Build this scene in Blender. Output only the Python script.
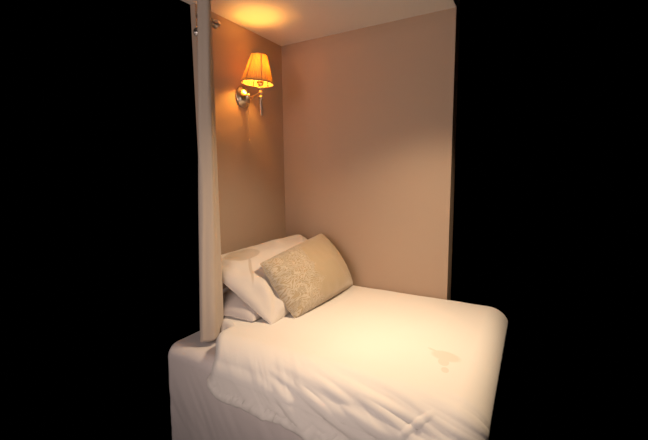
import bpy, bmesh, math, random
from mathutils import Vector, Matrix, noise
random.seed(7)
for o in list(bpy.data.objects): bpy.data.objects.remove(o)
S = bpy.context.scene
COL = S.collection

# ------------------------------------------------------------------ camera
f = 366.0
cd = bpy.data.cameras.new('camera'); cam = bpy.data.objects.new('camera', cd); COL.objects.link(cam)
cd.sensor_fit = 'HORIZONTAL'; cd.sensor_width = 36.0; cd.lens = 36.0 * f / 648.0; cd.clip_start = 0.05
EX = Vector((0.86886289, 0.05245457, -0.49226597))      # room axes seen from the camera (right, down, forward)
EY = Vector((0.49494616, -0.11268086, 0.86158652))
EZ = Vector((-0.0102748, -0.99224571, -0.12386641))
right = Vector((EX[0], EY[0], EZ[0])); down = Vector((EX[1], EY[1], EZ[1])); fwd = Vector((EX[2], EY[2], EZ[2]))
M = Matrix(((right.x, -down.x, -fwd.x), (right.y, -down.y, -fwd.y), (right.z, -down.z, -fwd.z)))
cam.matrix_world = Matrix.Translation((1.381, -1.914, 1.422)) @ M.to_4x4()
S.camera = cam

# ------------------------------------------------------------------ world, lights, exposure
w = bpy.data.worlds.new('night'); S.world = w; w.use_nodes = True
w.node_tree.nodes['Background'].inputs[0].default_value = (0, 0, 0, 1)
w.node_tree.nodes['Background'].inputs[1].default_value = 0.0
S.view_settings.view_transform = 'Standard'; S.view_settings.look = 'None'
S.view_settings.exposure = 0.0; S.view_settings.gamma = 1.0; S.view_settings.use_curve_mapping = False

def area(name, loc, target, size, power, col, shape='DISK', size_y=None, spread=180):
    l = bpy.data.lights.new(name, 'AREA'); l.shape = shape; l.size = size
    if size_y: l.size_y = size_y
    l.energy = power; l.color = col; l.spread = math.radians(spread)
    o = bpy.data.objects.new(name, l); COL.objects.link(o); o.location = loc
    o.rotation_euler = (Vector(target) - Vector(loc)).to_track_quat('-Z', 'Y').to_euler()
    return o
area('ceiling_lamp_light', (1.15, -0.42, 2.08), (0.84, -0.72, 0.76), 0.20, 8.8, (1.0, 0.75, 0.50), spread=104)
area('room_fill', (0.50, -3.1, 2.0), (0.75, -0.4, 1.1), 1.0, 15.5, (1.0, 0.84, 0.80))  # added unseen fill, makes up for the missing bounce of the open room
area('room_bounce', (0.75, -1.75, 1.0), (0.8, -0.3, 2.2), 0.9, 5.5, (1.0, 0.80, 0.70))

# ------------------------------------------------------------------ materials
class NT:
    def __init__(s, name):
        s.m = bpy.data.materials.new(name); s.m.use_nodes = True; s.t = s.m.node_tree
        s.b = s.t.nodes['Principled BSDF']
    def n(s, typ, **kw):
        x = s.t.nodes.new(typ)
        for k, v in kw.items():
            if k.startswith('i_'): x.inputs[int(k[2:])].default_value = v
            else: setattr(x, k, v)
        return x
    def l(s, a, b): s.t.links.new(a, b)
    def math(s, op, a, b=None, c=None, clamp=False):
        x = s.n('ShaderNodeMath', operation=op); x.use_clamp = clamp
        for i, q in enumerate((a, b, c)):
            if q is None: continue
            if isinstance(q, (int, float)): x.inputs[i].default_value = q
            else: s.l(q, x.inputs[i])
        return x.outputs[0]
    def noise(s, co, scale, detail=3, rough=.5):
        x = s.n('ShaderNodeTexNoise'); x.inputs['Scale'].default_value = scale
        x.inputs['Detail'].default_value = detail; x.inputs['Roughness'].default_value = rough
        s.l(co, x.inputs['Vector']); return x.outputs['Fac']
    def mix(s, fac, a, b):
        x = s.n('ShaderNodeMix', data_type='RGBA')
        if isinstance(fac, (int, float)): x.inputs[0].default_value = fac
        else: s.l(fac, x.inputs[0])
        for i, q in ((6, a), (7, b)):
            if isinstance(q, tuple): x.inputs[i].default_value = (*q, 1)
            else: s.l(q, x.inputs[i])
        return x.outputs[2]
    def bump(s, h, strength, dist):
        x = s.n('ShaderNodeBump'); x.inputs['Strength'].default_value = strength
        x.inputs['Distance'].default_value = dist; s.l(h, x.inputs['Height']); s.l(x.outputs[0], s.b.inputs['Normal'])
    def obj(s): return s.n('ShaderNodeTexCoord').outputs['Object']
    def uv(s):
        c = s.n('ShaderNodeTexCoord').outputs['UV']; x = s.n('ShaderNodeSeparateXYZ'); s.l(c, x.inputs[0]); return c, x.outputs[0], x.outputs[1]

def fabric(name, c1, c2, rough=.92, weave=900, bump=.25, sheen=.25):
    N = NT(name); co = N.obj(); a = N.noise(co, 3.5, 2); col = N.mix(a, c1, c2); N.l(col, N.b.inputs['Base Color'])
    N.b.inputs['Roughness'].default_value = rough; N.b.inputs['Specular IOR Level'].default_value = .15
    N.b.inputs['Sheen Weight'].default_value = sheen; N.b.inputs['Sheen Roughness'].default_value = .5
    N.bump(N.math('ADD', N.noise(co, weave, 1), N.math('MULTIPLY', N.noise(co, 40, 3), 1.5)), bump, .0015)
    N.col = col; N.co = co
    return N
def paint(name, c1, c2):
    N = NT(name); co = N.obj(); N.l(N.mix(N.noise(co, 1.6, 3), c1, c2), N.b.inputs['Base Color'])
    N.b.inputs['Roughness'].default_value = .75; N.b.inputs['Specular IOR Level'].default_value = .25
    N.bump(N.math('ADD', N.noise(co, 220, 2), N.math('MULTIPLY', N.noise(co, 14, 2), 2.0)), .12, .002)
    return N.m
def metal(name, c, rough=.3):
    N = NT(name); co = N.obj(); N.b.inputs['Metallic'].default_value = 1
    N.l(N.mix(N.noise(co, 60, 3), c, tuple(q * .8 for q in c)), N.b.inputs['Base Color'])
    N.b.inputs['Roughness'].default_value = rough; return N.m

M_WALL = paint('taupe_wall_paint', (.51, .375, .275), (.485, .355, .26))
M_CEIL = paint('white_ceiling_paint', (.78, .74, .69), (.75, .71, .66))
M_FLOOR = fabric('beige_carpet', (.42, .35, .28), (.36, .30, .24), weave=500).m
M_CURT = fabric('cream_curtain_cloth', (.54, .45, .37), (.50, .415, .34), weave=700, sheen=.15).m
M_SHEET = fabric('white_sheet_cotton', (.74, .67, .64), (.70, .63, .60)).m
M_PIPE = fabric('white_piping', (.8, .74, .68), (.76, .7, .64)).m
M_BASE = fabric('divan_cloth', (.5, .45, .4), (.46, .41, .37)).m
M_MET = metal('satin_brass', (.72, .58, .44), .28)
M_POLE = metal('satin_steel_pole', (.66, .60, .54), .3)
M_CORD = fabric('cord_gold', (.55, .40, .22), (.5, .36, .2)).m
M_LINING = fabric('pale_band', (.75, .68, .6), (.7, .63, .55)).m

def ellipse(N, X, Y, cx, cy, rx, ry, ang=0, soft=.12):
    ca, sa = math.cos(ang), math.sin(ang)
    dx = N.math('SUBTRACT', X, cx); dy = N.math('SUBTRACT', Y, cy)
    u = N.math('ADD', N.math('MULTIPLY', dx, ca / rx), N.math('MULTIPLY', dy, sa / rx))
    v = N.math('ADD', N.math('MULTIPLY', dx, -sa / ry), N.math('MULTIPLY', dy, ca / ry))
    d = N.math('SQRT', N.math('ADD', N.math('MULTIPLY', u, u), N.math('MULTIPLY', v, v)))
    return N.math('MULTIPLY', N.math('SUBTRACT', 1 + soft / 2, d), 1 / soft, clamp=True)

# duvet: white cotton with a faint beige woven leaf spray
N = fabric('white_duvet_cotton', (.80, .755, .70), (.77, .725, .67), weave=800)
sp = N.n('ShaderNodeSeparateXYZ'); N.l(N.co, sp.inputs[0]); X, Y = sp.outputs[0], sp.outputs[1]
e = ellipse(N, X, Y, 1.143, -.640, .050, .034, math.radians(-14), .3)
e = N.math('MAXIMUM', e, ellipse(N, X, Y, 1.092, -.612, .022, .006, math.radians(-25), .5))
e = N.math('MAXIMUM', e, ellipse(N, X, Y, 1.145, -.685, .018, .026, math.radians(20)))
e = N.math('MAXIMUM', e, ellipse(N, X, Y, 1.160, -.735, .012, .018, math.radians(20)))
vein = N.math('ABSOLUTE', N.math('SINE', N.math('MULTIPLY', N.math('ADD', X, N.math('MULTIPLY', Y, 1.6)), 260)))
N.l(N.mix(N.math('MULTIPLY', e, N.math('MULTIPLY_ADD', vein, .18, .25)), N.col, (.60, .47, .35)), N.b.inputs['Base Color'])
M_DUVET = N.m
# pillow case: white with a beige appliqué leaf and its stem
N = fabric('pillowcase_leaf_cotton', (.70, .63, .56), (.67, .60, .53))
c, U, V = N.uv()
e = ellipse(N, U, V, .225, .835, .135, .105, math.radians(-16), .1)
sm = N.math('MAXIMUM', ellipse(N, U, V, .155, .60, .17, .012, math.atan2(.27, .13), .4), ellipse(N, U, V, .25, .745, .04, .012, math.radians(25), .3))
N.l(N.mix(N.math('MULTIPLY', N.math('MAXIMUM', e, sm), .5), N.col, (.44, .335, .225)), N.b.inputs['Base Color'])
M_CASE = N.m
M_CASE2 = fabric('pillowcase_plain_shaded', (.62, .555, .515), (.59, .53, .49)).m  # rear pillow's shade is put into this darker base colour
# cushion: beige with a flocked scroll pattern down one side
N = fabric('damask_cushion', (.47, .36, .225), (.44, .335, .205), sheen=.5)
c, U, V = N.uv()
mp = N.n('ShaderNodeMapping'); mp.inputs['Scale'].default_value = (1.6, 1, 1); N.l(c, mp.inputs[0])
nz = N.n('ShaderNodeTexNoise'); nz.inputs['Scale'].default_value = 4.2; nz.inputs['Distortion'].default_value = 2.4
nz.inputs['Detail'].default_value = 2; N.l(mp.outputs[0], nz.inputs['Vector'])
wv = N.math('SINE', N.math('MULTIPLY', nz.outputs['Fac'], 62))
scroll = N.math('MULTIPLY', N.math('ADD', wv, .25), 3.0, clamp=True)
lim = N.math('SUBTRACT', .40, N.math('MULTIPLY', N.math('SUBTRACT', .62, V), .12))
edge = N.math('MULTIPLY', N.math('SUBTRACT', N.math('ADD', lim, N.math('MULTIPLY', N.math('SUBTRACT', N.noise(c, 5, 1), .5), .35)), U), 12, clamp=True)
msk = N.math('MULTIPLY', scroll, edge)
N.l(N.mix(N.math('MULTIPLY', msk, .7), N.col, (.64, .555, .43)), N.b.inputs['Base Color'])
N.l(N.math('MULTIPLY_ADD', msk, -.35, .85), N.b.inputs['Roughness'])
N.bump(N.math('ADD', N.math('MULTIPLY', msk, 1.0), N.math('MULTIPLY', N.noise(c, 200, 1), .15)), .8, .0025)
M_CUSH = N.m
# lampshade: pleated cloth that lets the bulb's light through
N = NT('lampshade_cloth'); N.t.nodes.remove(N.b)
c, U, V = N.uv()
pl = N.math('ABSOLUTE', N.math('SINE', N.math('MULTIPLY', U, math.pi * 40)))
col = N.mix(pl, (.86, .56, .22), (.95, .70, .34))
df = N.n('ShaderNodeBsdfDiffuse'); tr = N.n('ShaderNodeBsdfTranslucent'); ms = N.n('ShaderNodeMixShader'); ms.inputs[0].default_value = .5
tc = N.mix(pl, (.10, .046, .006), (.14, .068, .010)); N.l(col, df.inputs[0]); N.l(tc, tr.inputs[0]); N.l(df.outputs[0], ms.inputs[1]); N.l(tr.outputs[0], ms.inputs[2])
N.l(ms.outputs[0], N.t.nodes['Material Output'].inputs[0]); M_SHADE = N.m
M_TRIM = fabric('shade_trim', (.40, .27, .15), (.36, .24, .13)).m
N = NT('lit_bulb'); N.b.inputs['Base Color'].default_value = (1, .8, .5, 1)
N.b.inputs['Emission Color'].default_value = (1, .44, .06, 1); N.b.inputs['Emission Strength'].default_value = 310
M_BULB = N.m
M_BLACK = metal('dark_holder', (.25, .18, .12), .5)

# ------------------------------------------------------------------ helpers
def link(name, bm, mat, parent=None, smooth=True, loc=None):
    me = bpy.data.meshes.new(name); bm.normal_update(); bm.to_mesh(me); bm.free()
    if smooth:
        for p in me.polygons: p.use_smooth = True
    me.materials.append(mat)
    o = bpy.data.objects.new(name, me); COL.objects.link(o)
    if parent:
        o.parent = parent; o.matrix_parent_inverse = Matrix.Translation(parent.location).inverted()
    return o
def empty(name, loc):
    o = bpy.data.objects.new(name, None); COL.objects.link(o); o.location = loc; o.empty_display_size = .05; return o
def tag(o, label, cat): o['label'] = label; o['category'] = cat
def box(name, a, b, mat, parent=None, bev=0, seg=3):
    bm = bmesh.new(); bmesh.ops.create_cube(bm, size=1)
    for v in bm.verts:
        v.co = Vector([(a[i] + b[i]) / 2 + v.co[i] * (b[i] - a[i]) for i in range(3)])
    if bev: bmesh.ops.bevel(bm, geom=bm.edges[:], offset=bev, segments=seg, affect='EDGES', profile=.5)
    return link(name, bm, mat, parent, smooth=bool(bev))
def grid(nu, nv, fn, uvf=None, close_u=False):
    bm = bmesh.new(); uvl = bm.loops.layers.uv.new('UVMap')
    V = [[bm.verts.new(fn(i / nu, j / nv)) for j in range(nv + 1)] for i in range(nu if close_u else nu + 1)]
    for i in range(nu):
        for j in range(nv):
            i2 = (i + 1) % nu if close_u else i + 1
            fc = bm.faces.new((V[i][j], V[i2][j], V[i2][j + 1], V[i][j + 1]))
            for lp, (a, b) in zip(fc.loops, ((i, j), (i + 1, j), (i + 1, j + 1), (i, j + 1))):
                lp[uvl].uv = (a / nu, b / nv)
    return bm
def lathe(bm, prof, axis_o, axis_d, n=32):
    d = Vector(axis_d).normalized(); q = d.to_track_quat('Z', 'Y'); o = Vector(axis_o)
    rings = []
    for r, h in prof:
        if r < 1e-5: rings.append([bm.verts.new(o + q @ Vector((0, 0, h)))])
        else: rings.append([bm.verts.new(o + q @ Vector((r * math.cos(2 * math.pi * k / n), r * math.sin(2 * math.pi * k / n), h))) for k in range(n)])
    for a, b in zip(rings, rings[1:]):
        for k in range(n):
            k2 = (k + 1) % n
            if len(a) == 1 and len(b) == 1: continue
            if len(a) == 1: bm.faces.new((a[0], b[k2], b[k]))
            elif len(b) == 1: bm.faces.new((a[k], a[k2], b[0]))
            else: bm.faces.new((a[k], a[k2], b[k2], b[k]))
    return bm
def tube(bm, pts, r, n=12):
    pts = [Vector(p) for p in pts]; rings = []
    for i, p in enumerate(pts):
        d = (pts[min(i + 1, len(pts) - 1)] - pts[max(i - 1, 0)]).normalized(); q = d.to_track_quat('Z', 'Y')
        rr = r[i] if isinstance(r, (list, tuple)) else r
        rings.append([bm.verts.new(p + q @ Vector((rr * math.cos(2 * math.pi * k / n), rr * math.sin(2 * math.pi * k / n), 0))) for k in range(n)])
    for a, b in zip(rings, rings[1:]):
        for k in range(n): bm.faces.new((a[k], a[(k + 1) % n], b[(k + 1) % n], b[k]))
    bm.faces.new(rings[0][::-1]); bm.faces.new(rings[-1]); return bm
def sstep(a, b, x):
    t = max(0, min(1, (x - a) / (b - a))); return t * t * (3 - 2 * t)
def segd(p, a, b):
    ax, ay = a; bx, by = b; px, py = p
    L = (bx - ax) ** 2 + (by - ay) ** 2; t = ((px - ax) * (bx - ax) + (py - ay) * (by - ay)) / L
    tc = max(0, min(1, t)); return math.hypot(px - ax - tc * (bx - ax), py - ay - tc * (by - ay)), tc

# ------------------------------------------------------------------ room shell (only the corner the photograph looks into)
o = box('wall_back', (0, 0, 0), (1.02, .1, 2.2), M_WALL); o['kind'] = 'structure'
o = box('wall_left', (-.03, -.66, 0), (0, .1, 2.2), M_WALL); o['kind'] = 'structure'
o = box('ceiling', (-.03, -.74, 2.2), (1.02, .1, 2.3), M_CEIL); o['kind'] = 'structure'
o = box('floor', (-.1, -1.02, -.06), (1.36, .1, 0), M_FLOOR); o['kind'] = 'structure'

# ------------------------------------------------------------------ bed
FOOT = 1.27
bed = empty('single_bed', (.64, -.475, 0))
tag(bed, 'single bed with pale sheeted sides pushed into the corner beneath the duvet', 'bed')
box('divan_base', (.03, -.90, .05), (FOOT - .02, -.03, .40), M_BASE, bed, .015)
box('mattress', (.03, -.905, .402), (FOOT - .02, -.03, .672), M_SHEET, bed, .05, 5)
for cx in (.10, FOOT - .10):
    for cy in (-.12, -.82):
        bm = bmesh.new(); lathe(bm, [(0, 0), (.02, 0), (.025, .03), (.022, .06), (0, .06)], (cx, cy, 0), (0, 0, 1), 20)
        link('foot', bm, M_BLACK, bed)
# the sheet over the mattress, hanging down the near side and the foot
def sheet(u, v):
    x = .02 + u * (FOOT - .02); s = v * 1.52
    if s < .86: y, z = -.02 - s, .680
    elif s < .94:
        a = (s - .86) / .08 * math.pi / 2; y, z = -.88 - .051 * math.sin(a), .629 + .051 * math.cos(a)
    else: y, z = -.931, .629 - (s - .94)
    hang = sstep(.9, 1.15, s)
    n1 = noise.noise(Vector((x * 7 + z * 2.5, z * 1.4, 3)))
    n2 = noise.noise(Vector((x * 16 + z * 9, z * 3, 8)))
    y -= hang * (.012 * abs(n1) + .007 * abs(n2) + .01 * (s - .94))
    z += (1 - hang) * .003 * noise.noise(Vector((x * 12, y * 10, 1)))
    return Vector((x, y, z))
sh = link('bed_sheet', grid(150, 170, sheet), M_SHEET, bed)
md = sh.modifiers.new('t', 'SOLIDIFY'); md.thickness = .004; md.offset = 1

# ------------------------------------------------------------------ duvet
YT, RT, TOP = .840, .112, .764
SR = RT * math.pi / 2
SE = (YT - .012) + SR + .080
def prof(s):                     # arc length from the back wall -> y, z, normal
    if s < YT - .012: return -.012 - s, TOP, (0, 1)
    s -= YT - .012
    if s < SR:
        a = s / RT; return -YT - RT * math.sin(a), TOP - RT + RT * math.cos(a), (-math.sin(a), math.cos(a))
    s -= SR
    return -YT - RT - .10 * s, TOP - RT - s, (-1, .1)
CRE = [ # creases (x, s) -> (x, s), height, width
    ((.50, 1.01), (.66, 1.13), .012, .020), ((.40, .93), (.55, 1.07), .010, .028), ((.62, .97), (.84, 1.10), .012, .018),
    ((.46, .90), (.60, 1.0), .006, .02), ((.74, .93), (1.02, 1.03), .010, .022), ((.80, 1.03), (1.0, 1.12), .013, .017),
    ((.93, .97), (1.22, 1.02), .010, .02), ((1.04, 1.07), (1.25, 1.02), .012, .014), ((.58, 1.08), (.70, 1.15), .010, .014),
    ((1.09, .985), (1.165, .915), .008, .0055), ((.95, .93), (1.10, .965), .007, .007), ((1.12, .99), (1.28, .97), .010, .008), ((.90, .965), (1.05, 1.0), .008, .007), ((.78, .915), (.92, .95), .006, .008), ((.72, .945), (.86, .99), .008, .008), ((.86, 1.0), (.98, 1.045), .009, .009), ((1.06, 1.10), (1.13, 1.045), .009, .007), ((.36, 1.02), (.46, 1.13), .010, .02),
    ((.88, .90), (1.06, .94), .006, .014), ((.33, .99), (.37, 1.10), .008, .012), ((.70, 1.03), (.90, 1.13), .009, .014)]
def duvet(u, v):
    s = v * SE
    y, z, (ny, nz) = prof(s)
    x0 = .11 + .14 * sstep(.70, .79, s) + .060 * sstep(.82, .96, s) - .018 * sstep(1.0, 1.10, s)
    x = x0 + u * (FOOT + .03 - x0)
    # the free left edge and the foot end roll under, the back edge dips to the wall
    el = (x - x0); er = (FOOT + .03 - x)
    r = .05
    d = 0
    if el < r: d += (1 - math.sqrt(max(0, 1 - (1 - el / r) ** 2))) * .062
    if er < .08: d += (1 - math.sqrt(max(0, 1 - (1 - er / .08) ** 2))) * .07
    if s < .03: d += (1 - math.sqrt(max(0, 1 - (1 - s / .03) ** 2))) * .03
    puff = .004 * noise.noise(Vector((x * 3.2, s * 3.2, 1))) + .002 * noise.noise(Vector((x * 9, s * 9, 5)))
    side = sstep(.82, .98, s)
    kr = sstep(.48, .80, x); h = 0
    for th, wt, sd_ in ((.85, 1 - kr, 2), (.24, kr, 14)):
        a, b = -x * math.sin(th) + s * math.cos(th), x * math.cos(th) + s * math.sin(th)
        fo = noise.noise(Vector((a * 21, b * 2.2, sd_))); fo2 = noise.noise(Vector((a * 38, b * 5.0, sd_ + 5)))
        h += wt * side * (.009 * (.8 - abs(fo) * 2.4) + .0022 * (1 - abs(fo2) * 2.4)) * (.10 + .90 * sstep(.45, .72, x))
    wr = 0
    for p, q, hh, ww in CRE:
        dd, t = segd((x, s), p, q)
        if dd < ww * 3: wr += hh * math.exp(-(dd / ww) ** 2) * (math.sin(math.pi * (.12 + .76 * t)))
    # hem: gathered, slightly thicker, uneven
    hem = math.exp(-((s - SE + .012) / .012) ** 2)
    h += wr * .62 * (.35 + .65 * sstep(.5, .72, x)) + puff + hem * .004 * (1 + noise.noise(Vector((x * 40, 1, 1)))) + sstep(.95, 1.0, s) * .010
    s_u = sstep(SE - .06, SE, s) * (.010 * noise.noise(Vector((x * 6, 4, 4))) - .012 * sstep(.66, .9, x) + .004 * noise.noise(Vector((x * 26, 2, 2)))) ; h += .005 * math.exp(-((s - SE + .02) / .02) ** 2) * noise.noise(Vector((x * 60 + s * 40, s * 12, 2)))
    z += s_u
    z += .035 * (1 - sstep(0, .09, x - x0)) * sstep(SE - .10, SE, s)
    y += ny * (h - d); z += nz * (h - d) * (1 if nz > .3 else 1)
    if s < YT: y = min(y, -.008)
    bul = .0
    z -= (1 - side) * .012 * sstep(.5, .0, abs(s - .9)) * 0
    return Vector((x, y, z))
dv = link('duvet', grid(300, 270, duvet), M_DUVET)
md = dv.modifiers.new('t', 'SOLIDIFY'); md.thickness = .014; md.offset = -1
tag(dv, 'rumpled white duvet with a faint beige leaf spray, draped over the bed', 'duvet')

# ------------------------------------------------------------------ pillows
def pillow(name, mat, A, B, C, D, thick, pinch=.05, sag=0, seed=0, flat=0.0, wr=.004, belly=.5, back=1.0):
    """corners in order: near-bottom, far-bottom, far-top, near-top; bulges both ways"""
    A, B, C, D = map(Vector, (A, B, C, D))
    nrm = ((B - A).cross(D - A)).normalized()
    w = ((B - A).length + (C - D).length) / 2; h = ((D - A).length + (C - B).length) / 2
    n = 56
    bm = bmesh.new(); uvl = bm.loops.layers.uv.new('UVMap')
    def P(u, v, sgn):
        U, V = 2 * u - 1, 2 * v - 1
        # edges curve inwards between the corners
        uu = .5 + .5 * U * (1 - pinch * (1 - V * V)); vv = .5 + .5 * V * (1 - pinch * (1 - U * U))
        p = A * (1 - uu) * (1 - vv) + B * uu * (1 - vv) + C * uu * vv + D * (1 - uu) * vv
        e = max(0, (1 - U * U)) ** .42 * max(0, (1 - V * V)) ** .42
        t = thick * .5 * e * (1 + .25 * math.cos(U * 1.2) * -V * belly)
        edge = min(1 - abs(U), 1 - abs(V))
        q = noise.noise(Vector((u * w * 9 + seed, v * h * 9, seed))) * wr * 1.6 + noise.noise(Vector((u * w * 22 + seed, v * h * 22, seed + 4))) * wr * .7
        # creases radiating from the corners
        for cu, cv in ((0, 0), (1, 0), (0, 1), (1, 1)):
            du, dv_ = (u - cu) * w, (v - cv) * h; r = math.hypot(du, dv_)
            if r < .22 and r > .001:
                an = math.atan2(abs(dv_), abs(du)); q += wr * .7 * math.sin(an * 9 + seed + cu + 2 * cv) * math.sin(math.pi * r / .22)
        q *= min(1, edge * 6)
        p = p + nrm * sgn * (t * (2 - back if sgn > 0 else back) + (q if sgn > 0 else q * .3))
        p.z -= sag * e
        # seam flutter
        p += nrm * .006 * (1 - min(1, edge * 8)) * noise.noise(Vector((u * 9, v * 9, seed + 7)))
        return p
    grids = []
    for sgn in (1, -1):
        G = [[None] * (n + 1) for _ in range(n + 1)]
        for i in range(n + 1):
            for j in range(n + 1):
                # denser towards the seam
                u = .5 - .5 * math.cos(math.pi * i / n) ; v = .5 - .5 * math.cos(math.pi * j / n)
                if sgn < 0 and (i in (0, n) or j in (0, n)): G[i][j] = grids[0][i][j]
                else: G[i][j] = (bm.verts.new(P(u, v, sgn)), u, v)
        grids.append(G)
        for i in range(n):
            for j in range(n):
                q = [G[i][j], G[i + 1][j], G[i + 1][j + 1], G[i][j + 1]]
                if sgn < 0: q = q[::-1]
                fc = bm.faces.new([k[0] for k in q])
                for lp, k in zip(fc.loops, q): lp[uvl].uv = (k[1], k[2])
    rim = [grids[0][i][0][0].co.copy() for i in range(n + 1)] + [grids[0][n][j][0].co.copy() for j in range(1, n + 1)] \
        + [grids[0][i][n][0].co.copy() for i in range(n - 1, -1, -1)] + [grids[0][0][j][0].co.copy() for j in range(n - 1, 0, -1)]
    return bm, rim
def piping(name, rim, r, mat, parent):
    bm = bmesh.new(); n = 8; m = len(rim); rings = []
    for i in range(m):
        d = (rim[(i + 1) % m] - rim[i - 1]).normalized(); q = d.to_track_quat('Z', 'Y')
        rings.append([bm.verts.new(rim[i] + q @ Vector((r * math.cos(2 * math.pi * k / n), r * math.sin(2 * math.pi * k / n), 0))) for k in range(n)])
    for i in range(m):
        a, b = rings[i], rings[(i + 1) % m]
        # match the closest start vertex to avoid twisting
        off = min(range(n), key=lambda k: (a[0].co - b[k].co).length)
        for k in range(n): bm.faces.new((a[k], a[(k + 1) % n], b[(k + 1 + off) % n], b[(k + off) % n]))
    return link(name, bm, mat, parent)

# rear pillow lying low against the wall
bm, rim = pillow('p', M_CASE2, (.345, -.735, .785), (.35, -.06, .79), (.03, -.05, .80), (.03, -.745, .790), .140, -.02, 0, 3, wr=.006, back=.2)
p = link('pillow', bm, M_CASE2); tag(p, 'plain pale pillow lying low under the leaf pillow, mostly hidden', 'pillow')
# leaning pillow with leaf
bm, rim = pillow('p', M_CASE, (.424, -.706, .768), (.43, -.06, .80), (.135, -.035, 1.050), (.045, -.750, 1.020), .13, .012, 0, 11, wr=.009, back=.45)
p = link('pillow', bm, M_CASE); tag(p, 'white bed pillow with a beige leaf, leaning between the curtain and the cushion', 'pillow')
# front cushion
bm, rim = pillow('p', M_CUSH, (.478, -.605, .776), (.500, -.045, .784), (.298, -.05, 1.070), (.298, -.618, 1.012), .125, -.02, 0, 23, wr=.004, back=.3)
p = link('cushion', bm, M_CUSH); tag(p, 'beige cushion with a raised scroll pattern down its left half', 'cushion')
piping('piping', rim, .0028, M_CUSH, p)

# ------------------------------------------------------------------ curtain and pole
def cpath(t, k):     # plan position of the cloth, k: 0 at the hem, 1 at the heading
    hem = [(.135, -.785), (.155, -.758), (.178, -.748), (.188, -.785), (.198, -.825), (.182, -.855), (.160, -.864), (.140, -.850), (.125, -.820)]
    top = [(.120, -.735), (.130, -.712), (.150, -.710), (.156, -.723), (.172, -.740), (.165, -.756), (.150, -.766), (.135, -.765), (.13, -.745)]
    def cr(P, t):
        x = t * (len(P) - 1); i = min(int(x), len(P) - 2); a = x - i
        g = lambda j: Vector(P[max(0, min(len(P) - 1, j))])
        p0, p1, p2, p3 = g(i - 1), g(i), g(i + 1), g(i + 2)
        return .5 * ((2 * p1) + (-p0 + p2) * a + (2 * p0 - 5 * p1 + 4 * p2 - p3) * a * a + (-p0 + 3 * p1 - 3 * p2 + p3) * a ** 3)
    q = cr(hem, t).lerp(cr(top, t), k ** 1.1)
    return q
def curtain(u, v):
    z = .705 + v * (2.185 - .705)
    q = cpath(u, v)
    # soft vertical pleats that deepen towards the heading
    out = Vector((1, -.35)).normalized()
    a = .004 * math.sin(u * 17 + .8 * math.sin(v * 5)) * (.5 + .5 * v) + .004 * noise.noise(Vector((u * 9, v * 4, 6)))
    
    q = q + out * a
    return Vector((q[0], q[1], z + .0015 * math.sin(u * 30) * (1 - v)))
cl = link('curtain', grid(140, 160, curtain), M_CURT)
md = cl.modifiers.new('t', 'SOLIDIFY'); md.thickness = .004; md.offset = 0
tag(cl, 'long cream curtain gathered at the left wall, hem just above the bed', 'curtain')
# pole with ball finial
pl = empty('curtain_pole', (.12, -.72, 2.085)); tag(pl, 'satin metal curtain pole with a ball finial, above the curtain by the ceiling', 'curtain pole')
bm = bmesh.new(); lathe(bm, [(0, 0), (.011, 0), (.011, .085), (0, .085)], (.125, -.675, 2.085), (0, -1, 0), 24); link('rod', bm, M_POLE, pl)
bm = bmesh.new(); lathe(bm, [(0, -.040), (.010, -.038), (.017, -.030), (.020, -.020), (.017, -.010), (.010, -.003), (.009, .002), (.015, .004), (.015, .009), (.011, .012), (0, .012)], (.125, -.680, 2.085), (0, -1, 0), 28)
link('finial', bm, M_POLE, pl)
bm = bmesh.new(); lathe(bm, [(0, 0), (.022, 0), (.022, .006), (.008, .010), (.007, .125), (0, .125)], (0.0, -.650, 2.075), (1, -.32, .05), 20)
link('bracket', bm, M_POLE, pl)

# ------------------------------------------------------------------ wall lamp
LX, LY = .127, -.367
lamp = empty('wall_lamp', (0, LY, 1.835)); tag(lamp, 'brass wall lamp with a lit pleated shade on the left wall', 'wall lamp')
bm = bmesh.new()
lathe(bm, [(0, 0), (.052, 0), (.055, .004), (.054, .009), (.047, .013), (.044, .020), (.034, .029), (.020, .036), (.015, .040), (.013, .048), (.010, .052), (0, .052)], (0, -.364, 1.838), (1, 0, 0), 48)
link('wall_plate', bm, M_MET, lamp)
bm = bmesh.new()
tube(bm, [(.045, LY + .011, 1.834), (.06, LY + .009, 1.830), (.08, LY, 1.833), (.10, LY, 1.838), (.118, LY, 1.843), (LX, LY, 1.845)], .0052, 14)
link('arm', bm, M_MET, lamp)
bm = bmesh.new()
lathe(bm, [(0, -.116), (.004, -.115), (.0075, -.107), (.0060, -.100), (.0082, -.090), (.0084, -.05), (.0072, -.030), (.0120, -.028), (.0135, -.024), (.012, -.020), (.0070, -.017),
           (.0070, -.006), (.011, -.004), (.0125, 0), (.011, .004), (.0070, .007), (.0070, .014), (.013, .017), (.0165, .021), (.013, .025), (.0075, .028), (.0075, .036), (.015, .040), (.016, .044), (0, .044)], (LX, LY, 1.845), (0, 0, 1), 32)
link('stem', bm, M_MET, lamp)
bm = bmesh.new(); lathe(bm, [(0, .044), (.014, .044), (.019, .052), (.018, .056), (.0125, .058), (.0125, .092), (0, .092)], (LX, LY, 1.845), (0, 0, 1), 24)
link('bulb_holder', bm, M_BLACK, lamp)
bm = bmesh.new(); lathe(bm, [(0, .093), (.010, .094), (.016, .104), (.020, .118), (.018, .132), (.012, .146), (.004, .156), (0, .158)], (LX, LY, 1.845), (0, 0, 1), 24)
link('bulb', bm, M_BULB, lamp)
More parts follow.
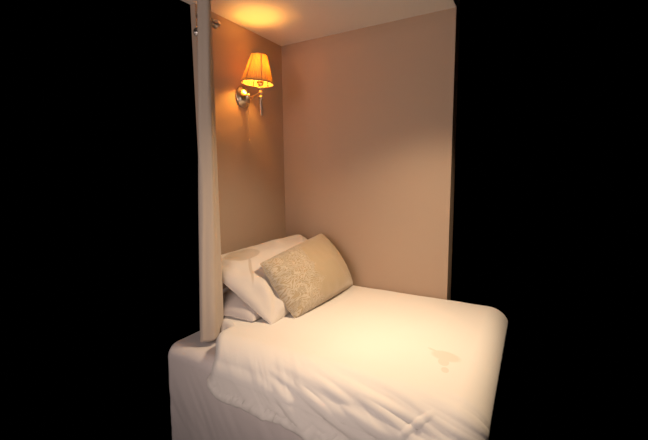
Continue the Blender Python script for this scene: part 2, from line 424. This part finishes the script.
Z0, Z1, R0, R1 = 1.889, 2.028, .081, .039
AX = Vector((.085, .05, 1)).normalized(); SX, SY = LX - .004, LY - .020
def shade(u, v):
    r = R0 + (R1 - R0) * v + .0010 * math.sin(u * 2 * math.pi * 40)
    a = u * 2 * math.pi
    c = Vector((SX, SY, Z0)) + AX * (v * (Z1 - Z0)); return c + Vector((r * math.cos(a), r * math.sin(a), -r * .07 * math.cos(a - .52)))
sd = link('lamp_shade', grid(240, 10, shade, close_u=True), M_SHADE, lamp)
for zz, rr in ((Z0, R0), (Z1, R1)):
    bm = bmesh.new(); c = Vector((SX, SY, Z0)) + AX * (zz - Z0); n = 64; rings = []
    for i in range(n):
        a = 2 * math.pi * i / n
        rings.append([bm.verts.new(c + Vector(((rr + .0022 * math.cos(b)) * math.cos(a), (rr + .0022 * math.cos(b)) * math.sin(a), .0035 * math.sin(b) - rr * .07 * math.cos(a - .52)))) for b in [k * math.pi / 4 for k in range(8)]])
    for i in range(n):
        for k in range(8): bm.faces.new((rings[i][k], rings[(i + 1) % n][k], rings[(i + 1) % n][(k + 1) % 8], rings[i][(k + 1) % 8]))
    link('trim_band', bm, M_TRIM, sd)
for k in range(6):
    a = math.radians(-95 + 60 * k); bm = bmesh.new()
    p0 = Vector((SX, SY, Z0)) + Vector((math.cos(a), math.sin(a), -.07 * math.cos(a - .52))) * (R0 - .002)
    p1 = Vector((SX, SY, Z0)) + AX * (Z1 - Z0) + Vector((math.cos(a), math.sin(a), 0)) * (R1 - .002)
    tube(bm, [p0, p1], .0024, 8); link('shade_rib', bm, M_TRIM, sd)
bm = bmesh.new(); pts = [(.028, -.352, 1.800)] + [(.028 + .0, -.352, 1.80 - .01 * k) for k in range(1, 20)]
tube(bm, pts, .0013, 8); tube(bm, [(.028, -.352, 1.615), (.028, -.352, 1.612), (.028, -.352, 1.600), (.028, -.352, 1.596)], [.002, .005, .0045, .002], 12)
tube(bm, [(.012, -.352, 1.803), (.030, -.352, 1.800)], .004, 10)
link('pull_cord', bm, M_CORD, lamp)
